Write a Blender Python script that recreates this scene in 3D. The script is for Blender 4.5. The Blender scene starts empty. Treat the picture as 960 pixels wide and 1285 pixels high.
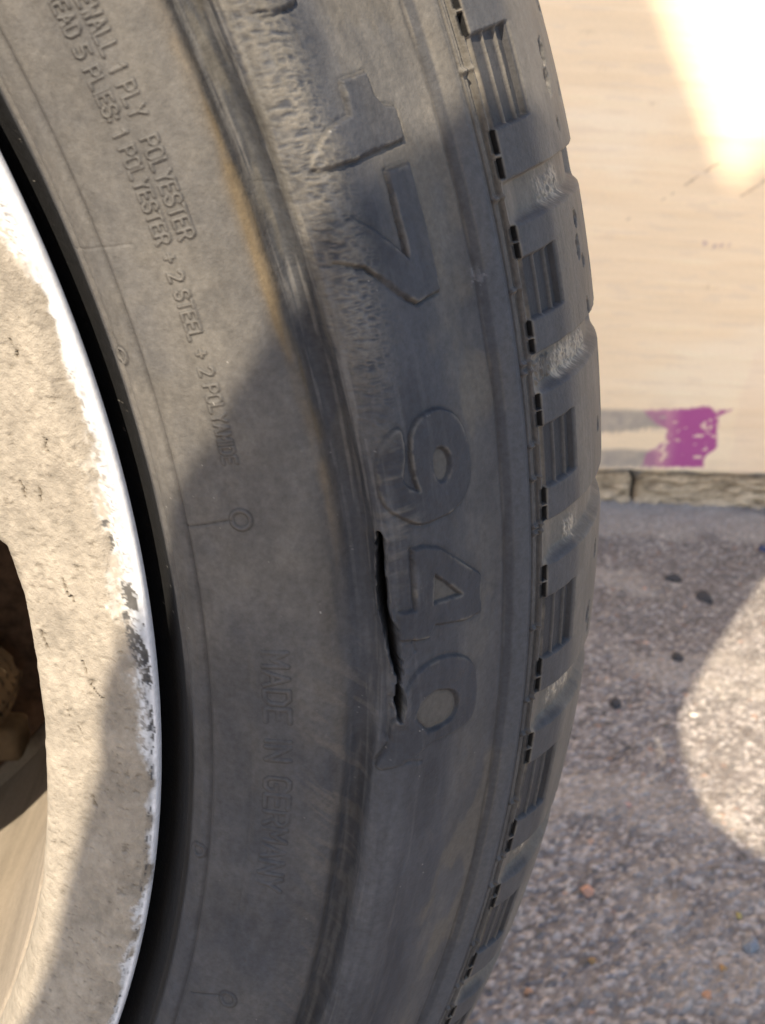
import bpy, math, random
import numpy as np
random.seed(7)

# ------------------------------------------------------------------ camera, light, exposure
scene = bpy.context.scene
COL = scene.collection
HUB = 0.3185                                   # height of the wheel centre above the ground
CAM = np.array([0.2567665, -0.1603814, 0.1050440])       # in wheel coordinates (origin at the wheel centre)
ROT = np.array([[0.9965696322, -0.0291595347, -0.0774512083],
                [-0.0617567569, 0.3609713583, -0.9305298394],
                [0.0550914850, 0.9321209149, 0.3579322956]])
FPX = 1326.56
from mathutils import Matrix, Vector
cd = bpy.data.cameras.new('camera')
cam = bpy.data.objects.new('camera', cd)
COL.objects.link(cam)
M4 = Matrix([[*ROT[i], CAM[i] + (HUB if i == 2 else 0)] for i in range(3)] + [[0, 0, 0, 1]])
cam.matrix_world = M4
cd.sensor_fit = 'VERTICAL'
cd.sensor_height = 32
cd.lens = 32 * FPX / 1285
cd.clip_start = 0.01
cd.clip_end = 500
cd.dof.use_dof = True
cd.dof.focus_distance = 0.185
cd.dof.aperture_fstop = 32
scene.camera = cam

SUN_AZ = math.radians(207)                     # direction towards the sun, clockwise from +Y
SUN_EL = math.radians(42)
SUNV = Vector((math.sin(SUN_AZ) * math.cos(SUN_EL), math.cos(SUN_AZ) * math.cos(SUN_EL), math.sin(SUN_EL)))
world = bpy.data.worlds.new('World')
scene.world = world
world.use_nodes = True
nt = world.node_tree
bg = nt.nodes['Background']
sky = nt.nodes.new('ShaderNodeTexSky')
sky.sky_type = 'NISHITA'
sky.sun_disc = False
sky.sun_elevation = SUN_EL
sky.sun_rotation = SUN_AZ
sky.air_density = 1.0
sky.dust_density = 1.0
nt.links.new(sky.outputs[0], bg.inputs[0])
bg.inputs[1].default_value = 0.135
sd = bpy.data.lights.new('sun', 'SUN')
sd.energy = 4.2
sd.angle = math.radians(0.53)
sd.color = (1.0, 0.875, 0.68)
sun = bpy.data.objects.new('sun', sd)
COL.objects.link(sun)
sun.rotation_euler = SUNV.to_track_quat('Z', 'Y').to_euler()
sun.location = (0, 0, 5)
scene.view_settings.view_transform = 'Standard'
scene.view_settings.look = 'None'
scene.view_settings.exposure = 1.2
scene.view_settings.gamma = 1
scene.view_settings.use_curve_mapping = False

# ------------------------------------------------------------------ helpers
def _h(ix, iy, seed):
    n = (ix.astype(np.int64) * 374761393 + iy.astype(np.int64) * 668265263 + seed * 2147483647) & 0xFFFFFFFF
    n = ((n ^ (n >> 13)) * 1274126177) & 0xFFFFFFFF
    n = (n ^ (n >> 16)) & 0xFFFFFFFF
    n = (n * 2246822519) & 0xFFFFFFFF
    return ((n ^ (n >> 15)) & 0xFFFFFF) / float(0xFFFFFF)

def vnoise(x, y, seed=0):                       # value noise 0..1
    ix = np.floor(x); iy = np.floor(y)
    fx = x - ix; fy = y - iy
    fx = fx * fx * fx * (fx * (fx * 6 - 15) + 10); fy = fy * fy * fy * (fy * (fy * 6 - 15) + 10)
    ix = ix.astype(np.int64); iy = iy.astype(np.int64)
    a = _h(ix, iy, seed); b = _h(ix + 1, iy, seed); c = _h(ix, iy + 1, seed); d = _h(ix + 1, iy + 1, seed)
    return (a * (1 - fx) + b * fx) * (1 - fy) + (c * (1 - fx) + d * fx) * fy

def fbm(x, y, seed=0, octv=4, gain=0.5):
    t = 0; amp = 1; tot = 0
    for i in range(octv):
        t = t + amp * vnoise(x, y, seed + i * 17)
        tot += amp; amp *= gain
        x, y = x * 1.93 + y * 0.31 + 5.2, y * 1.93 - x * 0.29 + 1.7
    return t / tot

def sst(e0, e1, x):
    t = np.clip((x - e0) / (e1 - e0), 0, 1)
    return t * t * (3 - 2 * t)

def bump(x, c, w):
    return np.exp(-((x - c) / w) ** 2)

def poly_sdf(px, py, poly):                     # signed distance, positive inside
    poly = np.asarray(poly, float)
    n = len(poly)
    d2 = np.full(px.shape, 1e18); inside = np.zeros(px.shape, bool)
    for i in range(n):
        ax, ay = poly[i]; bx, by = poly[(i + 1) % n]
        ex, ey = bx - ax, by - ay
        wx, wy = px - ax, py - ay
        h = np.clip((wx * ex + wy * ey) / (ex * ex + ey * ey + 1e-12), 0, 1)
        d2 = np.minimum(d2, (wx - ex * h) ** 2 + (wy - ey * h) ** 2)
        c = ((ay > py) != (by > py)) & (px < (bx - ax) * (py - ay) / (by - ay + 1e-15) + ax)
        inside ^= c
    return np.sqrt(d2) * np.where(inside, 1, -1)

def line_dist(px, py, pts):
    d2 = np.full(px.shape, 1e18)
    for (ax, ay), (bx, by) in zip(pts[:-1], pts[1:]):
        ex, ey = bx - ax, by - ay
        wx, wy = px - ax, py - ay
        h = np.clip((wx * ex + wy * ey) / (ex * ex + ey * ey + 1e-12), 0, 1)
        d2 = np.minimum(d2, (wx - ex * h) ** 2 + (wy - ey * h) ** 2)
    return np.sqrt(d2)

def mesh_np(name, co, quads, mat, parent=None, tint=None, normals=None, smooth=True):
    """one mesh object from numpy vertices and quads (compacts unused vertices)"""
    quads = np.asarray(quads, np.int64)
    used = np.zeros(len(co), bool); used[quads.ravel()] = True
    idx = np.cumsum(used) - 1
    co2 = co[used]; q = idx[quads]
    me = bpy.data.meshes.new(name)
    me.vertices.add(len(co2)); me.vertices.foreach_set('co', co2.astype(np.float32).ravel())
    k = q.shape[1]
    me.loops.add(q.size); me.loops.foreach_set('vertex_index', q.ravel().astype(np.int32))
    me.polygons.add(len(q)); me.polygons.foreach_set('loop_start', (np.arange(len(q)) * k).astype(np.int32))
    me.update(calc_edges=True)
    me.polygons.foreach_set('use_smooth', np.full(len(q), smooth))
    if tint is not None:
        at = me.color_attributes.new('tint', 'FLOAT_COLOR', 'POINT')
        t4 = np.ones((len(co2), 4), np.float32); t4[:, :tint.shape[1]] = tint[used]
        at.data.foreach_set('color', t4.ravel())
    if normals is not None:
        me.normals_split_custom_set_from_vertices(normals[used].astype(np.float32).tolist())
    me.materials.append(mat)
    o = bpy.data.objects.new(name, me)
    COL.objects.link(o)
    if parent is not None: o.parent = parent
    return o

def grid_quads(nu, nv, flip=False):
    i = np.arange(nu - 1)[:, None]; j = np.arange(nv - 1)[None]
    a = i * nv + j
    q = np.stack([a, a + nv, a + nv + 1, a + 1], -1).reshape(-1, 4)
    return q[:, ::-1] if flip else q

def grid_normals(co, nu, nv, flip=False):
    g = co.reshape(nu, nv, 3)
    n = np.cross(np.gradient(g, axis=0), np.gradient(g, axis=1))
    n /= np.linalg.norm(n, axis=-1, keepdims=True) + 1e-12
    return (-n if flip else n).reshape(-1, 3)

def tag(o, label=None, cat=None, group=None, kind=None):
    if label: o['label'] = label
    if cat: o['category'] = cat
    if group: o['group'] = group
    if kind: o['kind'] = kind
    return o

def empty(name, loc):
    o = bpy.data.objects.new(name, None); COL.objects.link(o)
    o.location = loc; o.empty_display_size = 0.05
    return o

def material(name, color=(0.5, 0.5, 0.5), rough=0.7, spec=0.4, metal=0.0, tint=False,
             bumps=(), var=None, rough_var=0.0, bump_mask=False):
    m = bpy.data.materials.new(name); m.use_nodes = True
    t = m.node_tree; b = t.nodes['Principled BSDF']
    b.inputs['Roughness'].default_value = rough
    b.inputs['Specular IOR Level'].default_value = spec
    b.inputs['Metallic'].default_value = metal
    b.inputs['Base Color'].default_value = (*color, 1)
    tc = t.nodes.new('ShaderNodeTexCoord')
    src = None
    if tint:
        a = t.nodes.new('ShaderNodeAttribute'); a.attribute_name = 'tint'; src = a.outputs['Color']
    else:
        r = t.nodes.new('ShaderNodeRGB'); r.outputs[0].default_value = (*color, 1); src = r.outputs[0]
    if var:
        sc, lo, hi = var
        n = t.nodes.new('ShaderNodeTexNoise'); n.inputs['Scale'].default_value = sc; n.inputs['Detail'].default_value = 6
        n.inputs['Roughness'].default_value = 0.65
        t.links.new(tc.outputs['Object'], n.inputs['Vector'])
        mr = t.nodes.new('ShaderNodeMapRange'); mr.inputs[1].default_value = 0.3; mr.inputs[2].default_value = 0.7
        mr.inputs[3].default_value = lo; mr.inputs[4].default_value = hi
        t.links.new(n.outputs[0], mr.inputs[0])
        mx = t.nodes.new('ShaderNodeVectorMath'); mx.operation = 'SCALE'
        t.links.new(src, mx.inputs[0]); t.links.new(mr.outputs[0], mx.inputs['Scale'])
        src = mx.outputs[0]
        if rough_var:
            mr2 = t.nodes.new('ShaderNodeMapRange'); mr2.inputs[1].default_value = 0.3; mr2.inputs[2].default_value = 0.7
            mr2.inputs[3].default_value = rough - rough_var; mr2.inputs[4].default_value = rough + rough_var
            t.links.new(n.outputs[0], mr2.inputs[0]); t.links.new(mr2.outputs[0], b.inputs['Roughness'])
    t.links.new(src, b.inputs['Base Color'])
    prev = None
    for sc, dist, st in bumps:
        n = t.nodes.new('ShaderNodeTexNoise'); n.inputs['Scale'].default_value = sc; n.inputs['Detail'].default_value = 3
        t.links.new(tc.outputs['Object'], n.inputs['Vector'])
        bp = t.nodes.new('ShaderNodeBump'); bp.inputs['Strength'].default_value = st
        if bump_mask:
            mm = t.nodes.new('ShaderNodeMath'); mm.operation = 'MULTIPLY'; mm.inputs[1].default_value = st
            t.links.new(a.outputs['Alpha'], mm.inputs[0]); t.links.new(mm.outputs[0], bp.inputs['Strength'])
        bp.inputs['Distance'].default_value = dist
        t.links.new(n.outputs[0], bp.inputs['Height'])
        if prev: t.links.new(prev.outputs[0], bp.inputs['Normal'])
        prev = bp
    if prev: t.links.new(prev.outputs[0], b.inputs['Normal'])
    return m

M_RUBBER = material('rubber', rough=0.68, spec=0.22, tint=True, var=(900, 0.80, 1.22), rough_var=0.06,
                    bumps=((1600, 0.0002, 0.5), (5000, 0.00008, 0.5)))
M_RIM = material('dirty_rim', rough=0.85, spec=0.25, tint=True, var=(700, 0.86, 1.14),
                 bumps=((1200, 0.0005, 0.42), (3000, 0.0003, 0.5)), bump_mask=True)
M_ASPHALT = material('asphalt', rough=0.9, spec=0.25, tint=True, var=(500, 0.8, 1.2), bumps=((1500, 0.0006, 0.6),))
M_GROUND = material('far_asphalt', color=(0.33, 0.28, 0.25), rough=0.9, spec=0.25, var=(260, 0.6, 1.4), bumps=((300, 0.003, 0.7),))
M_BOARD = material('painted_board', rough=0.7, spec=0.3, tint=True, var=(400, 0.95, 1.05), bumps=((350, 0.0004, 0.4),))
M_CONC = material('footing_stone', rough=0.9, spec=0.2, tint=True, var=(300, 0.85, 1.15), bumps=((400, 0.001, 0.6),))
M_RUST = material('rusty_iron', color=(0.10, 0.062, 0.042), rough=0.85, spec=0.3, var=(180, 0.5, 1.5), bumps=((500, 0.0006, 0.6),))
M_TAN = material('dusty_caliper', color=(0.17, 0.118, 0.068), rough=0.8, spec=0.3, var=(120, 0.7, 1.25), bumps=((400, 0.0003, 0.2),))
M_BLOCKER = material('blocker', color=(0.45, 0.33, 0.2), rough=0.8, var=(30, 0.8, 1.15))

# ------------------------------------------------------------------ tyre profile (radius, axial offset towards camera)
KN = np.array([(.222,-.032),(.2262,-.018),(.2372,-.0015),(.2390,.0030),(.2424,.0063),(.250,.0092),(.258,.0105),(.264,.0100),
               (.268,.0085),(.2735,.0090),(.281,.0048),(.288,-.0022),(.294,-.0078),(.2992,-.0098),(.3072,-.0165),(.3145,-.0275),
               (.3195,-.0395),(.3227,-.0530),(.3240,-.0700),(.3243,-.112),(.324,-.155),(.319,-.185),(.3085,-.207),(.294,-.220),
               (.270,-.232),(.250,-.232),(.236,-.222),(.226,-.205),(.222,-.190)])
def catmull(K, n=60):
    d = np.r_[0, np.cumsum(np.hypot(*np.diff(K, axis=0).T))]
    m = np.gradient(K, d, axis=0); out = []
    for i in range(len(K) - 1):
        h = d[i + 1] - d[i]; u = np.linspace(0, 1, n, endpoint=False)[:, None]
        out.append((2*u**3-3*u**2+1)*K[i] + (u**3-2*u**2+u)*h*m[i] + (-2*u**3+3*u**2)*K[i+1] + (u**3-u**2)*h*m[i+1])
    out.append(K[-1:])
    return np.concatenate(out)
PR = catmull(KN)
SS = np.r_[0, np.cumsum(np.hypot(*np.diff(PR, axis=0).T))] * 1000     # arc length along the profile, mm
SEND = SS[-1]

def prof(s):
    r = np.interp(s, SS, PR[:, 0]); a = np.interp(s, SS, PR[:, 1])
    e = 0.3
    tr = (np.interp(s + e, SS, PR[:, 0]) - np.interp(s - e, SS, PR[:, 0]))
    ta = (np.interp(s + e, SS, PR[:, 1]) - np.interp(s - e, SS, PR[:, 1]))
    L = np.hypot(tr, ta) + 1e-12
    return r, a, -ta / L, tr / L                # r, a, normal_r, normal_a

# picture point -> place on the tyre surface (angle in degrees, arc length in mm)
_S = np.arange(20, 165, .25); _T = np.radians(np.arange(-30, 34, .06))
_r, _a, _nr, _na = prof(_S)
_X = np.stack([_r[None]*np.cos(_T)[:, None], np.repeat(-_a[None], len(_T), 0), _r[None]*np.sin(_T)[:, None]], -1)
_N = np.stack([_nr[None]*np.cos(_T)[:, None], np.repeat(-_na[None], len(_T), 0), _nr[None]*np.sin(_T)[:, None]], -1)
_q = (_X - CAM) @ ROT
_U = 480 - FPX * _q[..., 0] / _q[..., 2]; _V = 642.5 + FPX * _q[..., 1] / _q[..., 2]
_bad = np.where(((CAM - _X) * _N).sum(-1) > 0, 0, 1e9)
def look(u, v):
    e = (_U - u) ** 2 + (_V - v) ** 2 + _bad
    i, j = np.unravel_index(np.argmin(e), e.shape)
    return np.array([np.degrees(_T[i]), _S[j]])
RT = 0.280
MM = RT * math.pi / 180 * 1000                  # mm per degree at the middle of the sidewall
def trace(pts, ox=0, oy=0, sc=1.0):             # traced picture outline -> (t mm, s mm) on the surface
    out = []
    for x, y in pts:
        a, s = look(ox + x / sc, oy + y / sc)
        out.append((a * MM, s))
    return np.array(out)

# ------------------------------------------------------------------ tyre grid
T0, T1 = -31.0, 35.0
th_d = np.arange(T0, T1 + 1e-6, 0.044)
th_c = np.linspace(T1, T0 + 360, 150)[1:-1]
TH = np.r_[th_d, th_c, T0 + 360]
s_d = np.r_[np.arange(24, 36, 0.6), np.arange(36, 48.5, 0.25), np.arange(48.5, 59.5, 0.18), np.arange(59.5, 126, 0.23), np.arange(126, 144, .33)]; s_e = np.arange(144, 168, 0.8); s_f = np.linspace(168, SEND, 60)
S1 = np.r_[0, 8, 14, 19, s_d, s_e, s_f]
nu, nv = len(TH), len(S1)
TT, S = np.meshgrid(TH, S1, indexing='ij')
DENSE = sst(T0, T0 + 2, TT) * (1 - sst(T1 - 2, T1, TT))
X = TT * MM                                     # t in mm
H = np.zeros_like(S)                            # relief, mm
LAB = np.zeros(S.shape, np.int32)               # which part a point belongs to
rubber_clean = np.array([0.047, 0.049, 0.056]); dust = np.array([0.117, 0.107, 0.094])
stain = np.array([0.112, 0.083, 0.048]); debris = np.array([0.36, 0.31, 0.24]); scuff = np.array([0.215, 0.19, 0.15])

n1 = fbm(X / 14, S / 9, 3, 5); n2 = fbm(X / 3, S / 3, 11, 4); n3 = fbm(X / 0.9, S / 0.9, 29, 3)
nstreak = fbm(X / 30, S / 1.6, 41, 4); ncross = fbm(X / 1.1, S / 7, 47, 4)

# ---- moulded lines and steps
H += -0.45 * bump(S, 44.7, 0.45) + 0.30 * sst(44.9, 46, S) * 0 + 0.25 * sst(43.9, 43.2, S) * sst(38, 39.5, S)
H += -0.35 * bump(S, 40.2, 0.5)
H += 0.30 * sst(52, 53.5, S) * (1 - sst(64, 67, S)) * (TT < 8) * sst(8, 3, TT)     # faint worn step around MADE IN
# dent: trough and ridge of the pinched sidewall
depth = 1.45 - 0.05 * sst(-12, 2, TT) + 0.5 * sst(12, 24, TT)
wob = 1.2 * (fbm(X / 22, X * 0 + 3, 5, 3) - 0.5)
shift = np.interp(TT, [-13, -7.4, -2, 1.6, 4, 5.9, 8.8, 13.2, 17.6, 25], [70.4, 70.5, 70.7, 71.2, 72.4, 73.0, 72.5, 71.7, 71.0, 70.6]) - 71.0
wob = wob - shift + 1.4 * bump(TT, 3.0, 2.6) * (n1 - .5)
depth = depth * (1 - .55 * bump(TT, 4.5, 3.2)) * (.75 + .5 * fbm(X / 16, S * 0, 8, 3))
H += .55 * bump(S, 71.5, 2.2) * bump(TT, 3.2, 2.4) + .35 * bump(S, 66, 3.5) * bump(TT, 1.5, 3.0) - .35 * bump(S, 69, 2.2) * bump(TT, 8.2, 2.6)
sw = S + wob + .5 * (fbm(X / 4, X * 0 + 9, 6, 3) - .5)
H += -1.35 * depth * sst(66.8, 70.4, sw) * (1 - sst(70.8, 73.6, sw)) + 0.75 * depth * sst(71.4, 75.0, sw) * (1 - sst(76.5, 85.0, sw))
H += .30 * depth * (fbm(X / 8, S / 1.1, 7, 3) - .5) * sst(69, 71, sw) * (1 - sst(75, 77, sw))
H += -0.25 * bump(S + wob, 66.0, 1.0) * sst(2, 8, TT) * (1 - sst(16, 20, TT))
# step below the split
H += 0.8 * sst(70.0, 72.0, S + wob) * (1 - sst(74, 84, S)) * (1 - sst(-2, 3, TT))
# wrinkled skin on the ridge
wr_mask = bump(S, 77.6 + 0.06 * (TT - 20), 4.2) * sst(9, 15, TT) * (0.65 + 0.5 * n1)
wx = X / 0.56 + 1.1 * n2 + 0.35 * S
rid = 1 - np.abs(2 * fbm(wx, S / 1.5, 61, 2) - 1)
H += 0.30 * wr_mask * (rid - 0.6)
wr2 = bump(S, 78.0, 3.0) * sst(6.5, 9, TT) * (1 - sst(9, 15, TT))
H += 0.25 * wr2 * (ncross - 0.5)
# C3 step and C4 ridge
c3w = 0.35 * (fbm(X / 6, X * 0, 71, 2) - .5)
H += -0.22 * bump(S, 103.6 + c3w, 0.30) + 0.35 * sst(103.6, 105.2, S + c3w) * (1 - sst(108.2, 109.0, S))
H += 0.12 * (nstreak - 0.5) * sst(46, 50, S)
H += 0.05 * (n2 - 0.5) + 0.35 * (n1 - 0.5) * sst(46, 52, S) * (1 - sst(105, 110, S))

# ---- large raised characters
def P(pts, sc, ox, oy): return trace(pts, ox, oy, sc)
glyphs = []
glyphs.append(('R', P([(270,70),(320,85),(400,55),(470,20),(480,-10),(440,-60),(300,-60),(250,-10)], 3.69, 240, 0), []))
glyphs.append(('1', P([(300,245),(375,222),(400,290),(430,320),(465,325),(492,420),(350,480),(230,520),(200,515),(225,440),(260,395),(330,352)], 2.4, 300, 0), []))
glyphs.append(('7', P([(440,515),(508,488),(540,610),(575,750),(602,872),(530,912),(480,885),(370,805),(275,790),(262,700),(330,655),(400,690),(505,775)], 2.4, 300, 0), []))
glyphs.append(('9', P([(480,268),(530,285),(560,350),(575,430),(570,520),(530,575),(470,605),(420,622),(360,600),(310,560),(285,470),(290,390),(315,345),(345,322),(362,335),(370,420),(358,460),(365,500),(415,525),(400,490),(385,440),(385,370),(400,315),(435,280)], 2.4, 350, 400),
               [P([(480,382),(505,400),(512,450),(500,490),(475,492),(458,450),(460,400)], 2.4, 350, 400)]))
glyphs.append(('4', P([(490,175),(685,300),(690,480),(620,515),(470,545),(440,600),(370,612),(300,605),(295,480),(370,468),(345,180),(400,165)], 3.78, 420, 640),
               [P([(465,300),(595,395),(460,440)], 3.78, 420, 640)]))
glyphs.append(('Q', P([(600,682),(650,720),(670,780),(665,900),(640,990),(570,1040),(440,1100),(330,1180),(270,1195),(215,1210),(195,1190),(240,1130),(265,1080),(258,990),(310,960),(322,830),(400,740),(500,695)], 3.78, 420, 640),
               [P([(500,845),(560,850),(578,900),(560,980),(500,1020),(430,1050),(385,1000),(370,960),(420,880)], 3.78, 420, 640)]))
def chaikin(p, n=2):
    p = np.asarray(p)
    for _ in range(n):
        q_ = np.roll(p, -1, 0); p = np.stack([.75 * p + .25 * q_, .25 * p + .75 * q_], 1).reshape(-1, 2)
    return p
glyphs = [(g_, chaikin(o_) if g_ in '9Q' else o_, [chaikin(h_) if g_ in '9Q' else h_ for h_ in hs_]) for g_, o_, hs_ in glyphs]
parts = {}                                       # label number -> (name, label text)
nlab = 1
worn_edge = np.zeros_like(S); crease_shade = np.zeros_like(S); hole_dust = np.zeros_like(S)
for g, outer, holes in glyphs:
    lo = outer.min(0) - 3; hi = outer.max(0) + 3
    sel = (X > lo[0]) & (X < hi[0]) & (S > lo[1]) & (S < hi[1])
    px = X[sel] + 0.25 * (n2[sel] - .5); py = S[sel] + 0.25 * (n3[sel] - .5)
    d = poly_sdf(px, py, outer)
    for hpoly in holes: d = np.minimum(d, -poly_sdf(px, py, hpoly))
    for hpoly in holes: hole_dust[sel] = np.maximum(hole_dust[sel], sst(0, .5, poly_sdf(px, py, hpoly)))
    fade = sst(lo[1] + 1.5, lo[1] + 7, S[sel]) * 0.75 + 0.25 if g in '17R' else 1.0
    hh = 0.62 * sst(-0.22, 0.26, d) - 0.12 * bump(d, -0.30, 0.25)
    fade = fade * np.clip(.55 + .8 * fbm(X[sel] / 5, S[sel] / 4, 331, 3), .62, 1.0) * (.80 + .20 * sst(77, 82, S[sel]))
    H[sel] += hh * fade
    pass
    worn_edge[sel] = np.maximum(worn_edge[sel], bump(d, 0.25, 0.3) * fade)
    crease_shade[sel] = np.maximum(crease_shade[sel], bump(d, -0.12, 0.22) * fade)
    LAB[sel] = np.where(d > -0.05, nlab, LAB[sel])
    parts[nlab] = ('raised_character', 'large raised character %s moulded on the sidewall' % g)
    nlab += 1

# ---- small moulded lettering: single-stroke alphabet on a 4 x 6 cell
FONT = {
 'A': [[(0,0),(2,6),(4,0)],[(.8,2.2),(3.2,2.2)]], 'D': [[(0,0),(0,6),(2.6,6),(4,4.6),(4,1.4),(2.6,0),(0,0)]],
 'E': [[(4,0),(0,0),(0,6),(4,6)],[(0,3.1),(3.2,3.1)]], 'G': [[(4,5),(3,6),(1,6),(0,5),(0,1),(1,0),(3,0),(4,1),(4,2.8),(2.2,2.8)]],
 'I': [[(2,0),(2,6)]], 'L': [[(0,6),(0,0),(3.8,0)]], 'M': [[(0,0),(0,6),(2,2.4),(4,6),(4,0)]], 'N': [[(0,0),(0,6),(4,0),(4,6)]],
 'O': [[(1,0),(0,1),(0,5),(1,6),(3,6),(4,5),(4,1),(3,0),(1,0)]], 'P': [[(0,0),(0,6),(3,6),(4,5),(4,3.8),(3,2.8),(0,2.8)]],
 'R': [[(0,0),(0,6),(3,6),(4,5),(4,3.9),(3,3),(0,3)],[(2,3),(4,0)]], 'S': [[(4,5),(3,6),(1,6),(0,5),(0,4),(1,3.1),(3,2.9),(4,2),(4,1),(3,0),(1,0),(0,1)]],
 'T': [[(0,6),(4,6)],[(2,6),(2,0)]], 'W': [[(0,6),(1,0),(2,4),(3,0),(4,6)]], 'Y': [[(0,6),(2,3),(4,6)],[(2,3),(2,0)]],
 '1': [[(1,4.8),(2.2,6),(2.2,0)]], '2': [[(0,5),(1,6),(3,6),(4,5),(4,4),(0,0),(4,0)]], '5': [[(4,6),(0,6),(0,3.4),(3,3.4),(4,2.6),(4,1),(3,0),(0,0)]],
 '3': [[(0,6),(4,6),(2,3.6),(4,2.4),(4,1),(3,0),(1,0),(0,1)]], '6': [[(4,6),(1,5),(0,3),(0,1),(1,0),(3,0),(4,1),(4,2.4),(3,3.2),(0,3)]],
 '9': [[(0,0),(3,1),(4,3),(4,5),(3,6),(1,6),(0,5),(0,3.6),(1,2.8),(4,3)]], '+': [[(2,1.2),(2,4.8)],[(.3,3),(3.7,3)]], ':': [[(2,1),(2,1.6)],[(2,4.2),(2,4.8)]]}
WID = {'I': 2.0, '1': 3.4, ':': 2.6, ' ': 4.2}
def emboss(text, a_deg, b_deg, s_base, s_top, height=0.24, stroke=0.17, fade=None):
    """moulded text from angle a_deg (first letter) to b_deg (last), tops of the letters towards the tread"""
    global nlab
    adv = [WID.get(ch, 5.6) for ch in text]
    tot = sum(adv); x = 0.0
    for ch, w in zip(text, adv):
        if ch != ' ':
            k = (b_deg - a_deg) * MM / tot
            cw = 4.3 if ch not in WID else 3.8
            off = (w - cw) / 2
            polys = []
            for st in FONT[ch]:
                polys.append([(a_deg * MM + (x + (w - 4.0) / 2 + px_) * k, s_base + (s_top - s_base) * py_ / 6) for px_, py_ in st])
            allp = np.array([p for st in polys for p in st])
            lo = allp.min(0) - 1.2; hi = allp.max(0) + 1.2
            sel = (X > lo[0]) & (X < hi[0]) & (S > lo[1]) & (S < hi[1])
            if sel.any():
                d = np.full(sel.sum(), 1e9)
                for st in polys: d = np.minimum(d, line_dist(X[sel], S[sel], st))
                f = 1.0 if fade is None else fade(n2[sel], n1[sel])
                H[sel] += f * height * (1 - sst(stroke * 0.4, stroke * 1.9, d))
                if height > 0: crease_shade[sel] = np.maximum(crease_shade[sel], f * .75 * bump(d, stroke * 1.7, .12))
                LAB[sel] = np.where(d < stroke * 1.6, nlab, LAB[sel])
                parts[nlab] = ('raised_letter', None); nlab += 1
        x += w
A = lambda u, v: look(u, v)
e2 = look(281, 582); p1 = look(146, 170); top2 = look(299, 579)
base2 = 0.5 * (look(281, 580)[1] + look(200, 300)[1]); 
def line_fit(text, chA, angA, chB, angB):
    """angles of the start and end of the whole text so that characters chA and chB (indices) start/end at the given angles"""
    adv = [WID.get(c, 5.6) for c in text]
    xa = sum(adv[:chA]); xb = sum(adv[:chB + 1])
    k = (angB - angA) / (xb - xa)
    return angA - xa * k, angA + (sum(adv) - xa) * k
t2 = 'TREAD 5 PLIES: 1 POLYESTER + 2 STEEL + 2 POLYAMIDE'
a0, a1 = line_fit(t2, 15, look(150, 162)[0], len(t2) - 1, look(289, 583)[0])
emboss(t2, a0, a1, look(281, 582)[1] - .1, look(298, 578)[1])
t1 = 'SIDEWALL 1 PLY  POLYESTER'
a0, a1 = line_fit(t1, 16, look(190, 168)[0], len(t1) - 1, look(238, 299)[0])
emboss(t1, a0, a1, look(224, 299)[1], look(244, 293)[1])
t3 = 'MADE IN GERMANY'
s_lo = look(334, 900)[1]; s_hi = look(364, 900)[1]
emboss(t3, look(348, 815)[0], look(348, 1120)[0], s_lo, s_hi, height=0.22, stroke=0.26, fade=lambda a, b: sst(0.28, 0.55, a) * 0.6 + 0.45)
# ---- vent marks and their radial hairlines
def ring_mark(u, v, rad, line_to=None):
    global nlab
    a, s = look(u, v)
    d = np.hypot((X - a * MM) * _ratio(s), S - s)
    sel = d < rad * 2.5
    H[sel] += 0.28 * bump(d[sel], rad, 0.24) - 0.12 * bump(d[sel], 0, rad * 0.6)
    crease_shade[sel] = np.maximum(crease_shade[sel], .95 * bump(d[sel], rad + .38, .16) + .7 * bump(d[sel], rad - .4, .15))
    LAB[sel & (d < rad + 0.3)] = nlab
    parts[nlab] = ('vent_mark', None); nlab += 1
    if line_to:
        b = look(*line_to)
        ld = line_dist(X, S, [(a * MM, s - rad), (b[0] * MM, b[1])])
        H[:] += -0.22 * bump(ld, 0, 0.2)
        crease_shade[:] = np.maximum(crease_shade, .8 * bump(ld, 0, .16))
def _ratio(s): return np.interp(s, SS, PR[:, 0]) / RT
ring_mark(155, 445, 1.15); ring_mark(250, 1065, 1.2)
ring_mark(302, 653, 1.5, (234, 661)); ring_mark(287, 1253, 1.4, (240, 1245))
for u0, v0, u1, v1 in ((92, 308, 165, 305), (316, 990, 300, 1140)):
    pa, pb = look(u0, v0), look(u1, v1)
    H += -0.10 * bump(line_dist(X, S, [(pa[0] * MM, pa[1]), (pb[0] * MM, pb[1])]), 0, 0.18)

# ---- the split in the sidewall
crack = P([(210,95),(226,130),(232,300),(248,480),(290,570),(303,680),(310,790),(300,812),(314,870),(318,900),(302,978),(284,900),(290,830),(280,740),(252,640),(228,540),(207,450),(203,300),(208,150)], 3.78, 420, 640)
lo = crack.min(0) - 8; hi = crack.max(0) + 8
sel = (X > lo[0]) & (X < hi[0]) & (S > lo[1]) & (S < hi[1])
dc = np.full(S.shape, -99.0)
dc[sel] = poly_sdf(X[sel] + 0.5 * (n2[sel] - .5), S[sel] + 0.55 * (n3[sel] - .5), crack)
cmid = crack[:, 1].mean()
H += 0.55 * bump(dc, -0.1, 1.3) * sst(cmid - 1, cmid + 2, S) + 0.15 * bump(dc, -0.6, 1.2)
tp = look(491, 853)[0]; tq = look(480, 790)[0]
dc = dc - .27 * bump(TT, tp, .22) - .10 * sst(tq + .4, tq - .4, TT) - .14 * bump(TT, tq - .5, .5) * n3
H += .5 * bump(dc, -.5, .35) * bump(TT, tp, .7) * (S < look(491, 853)[1] + .2)
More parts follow.
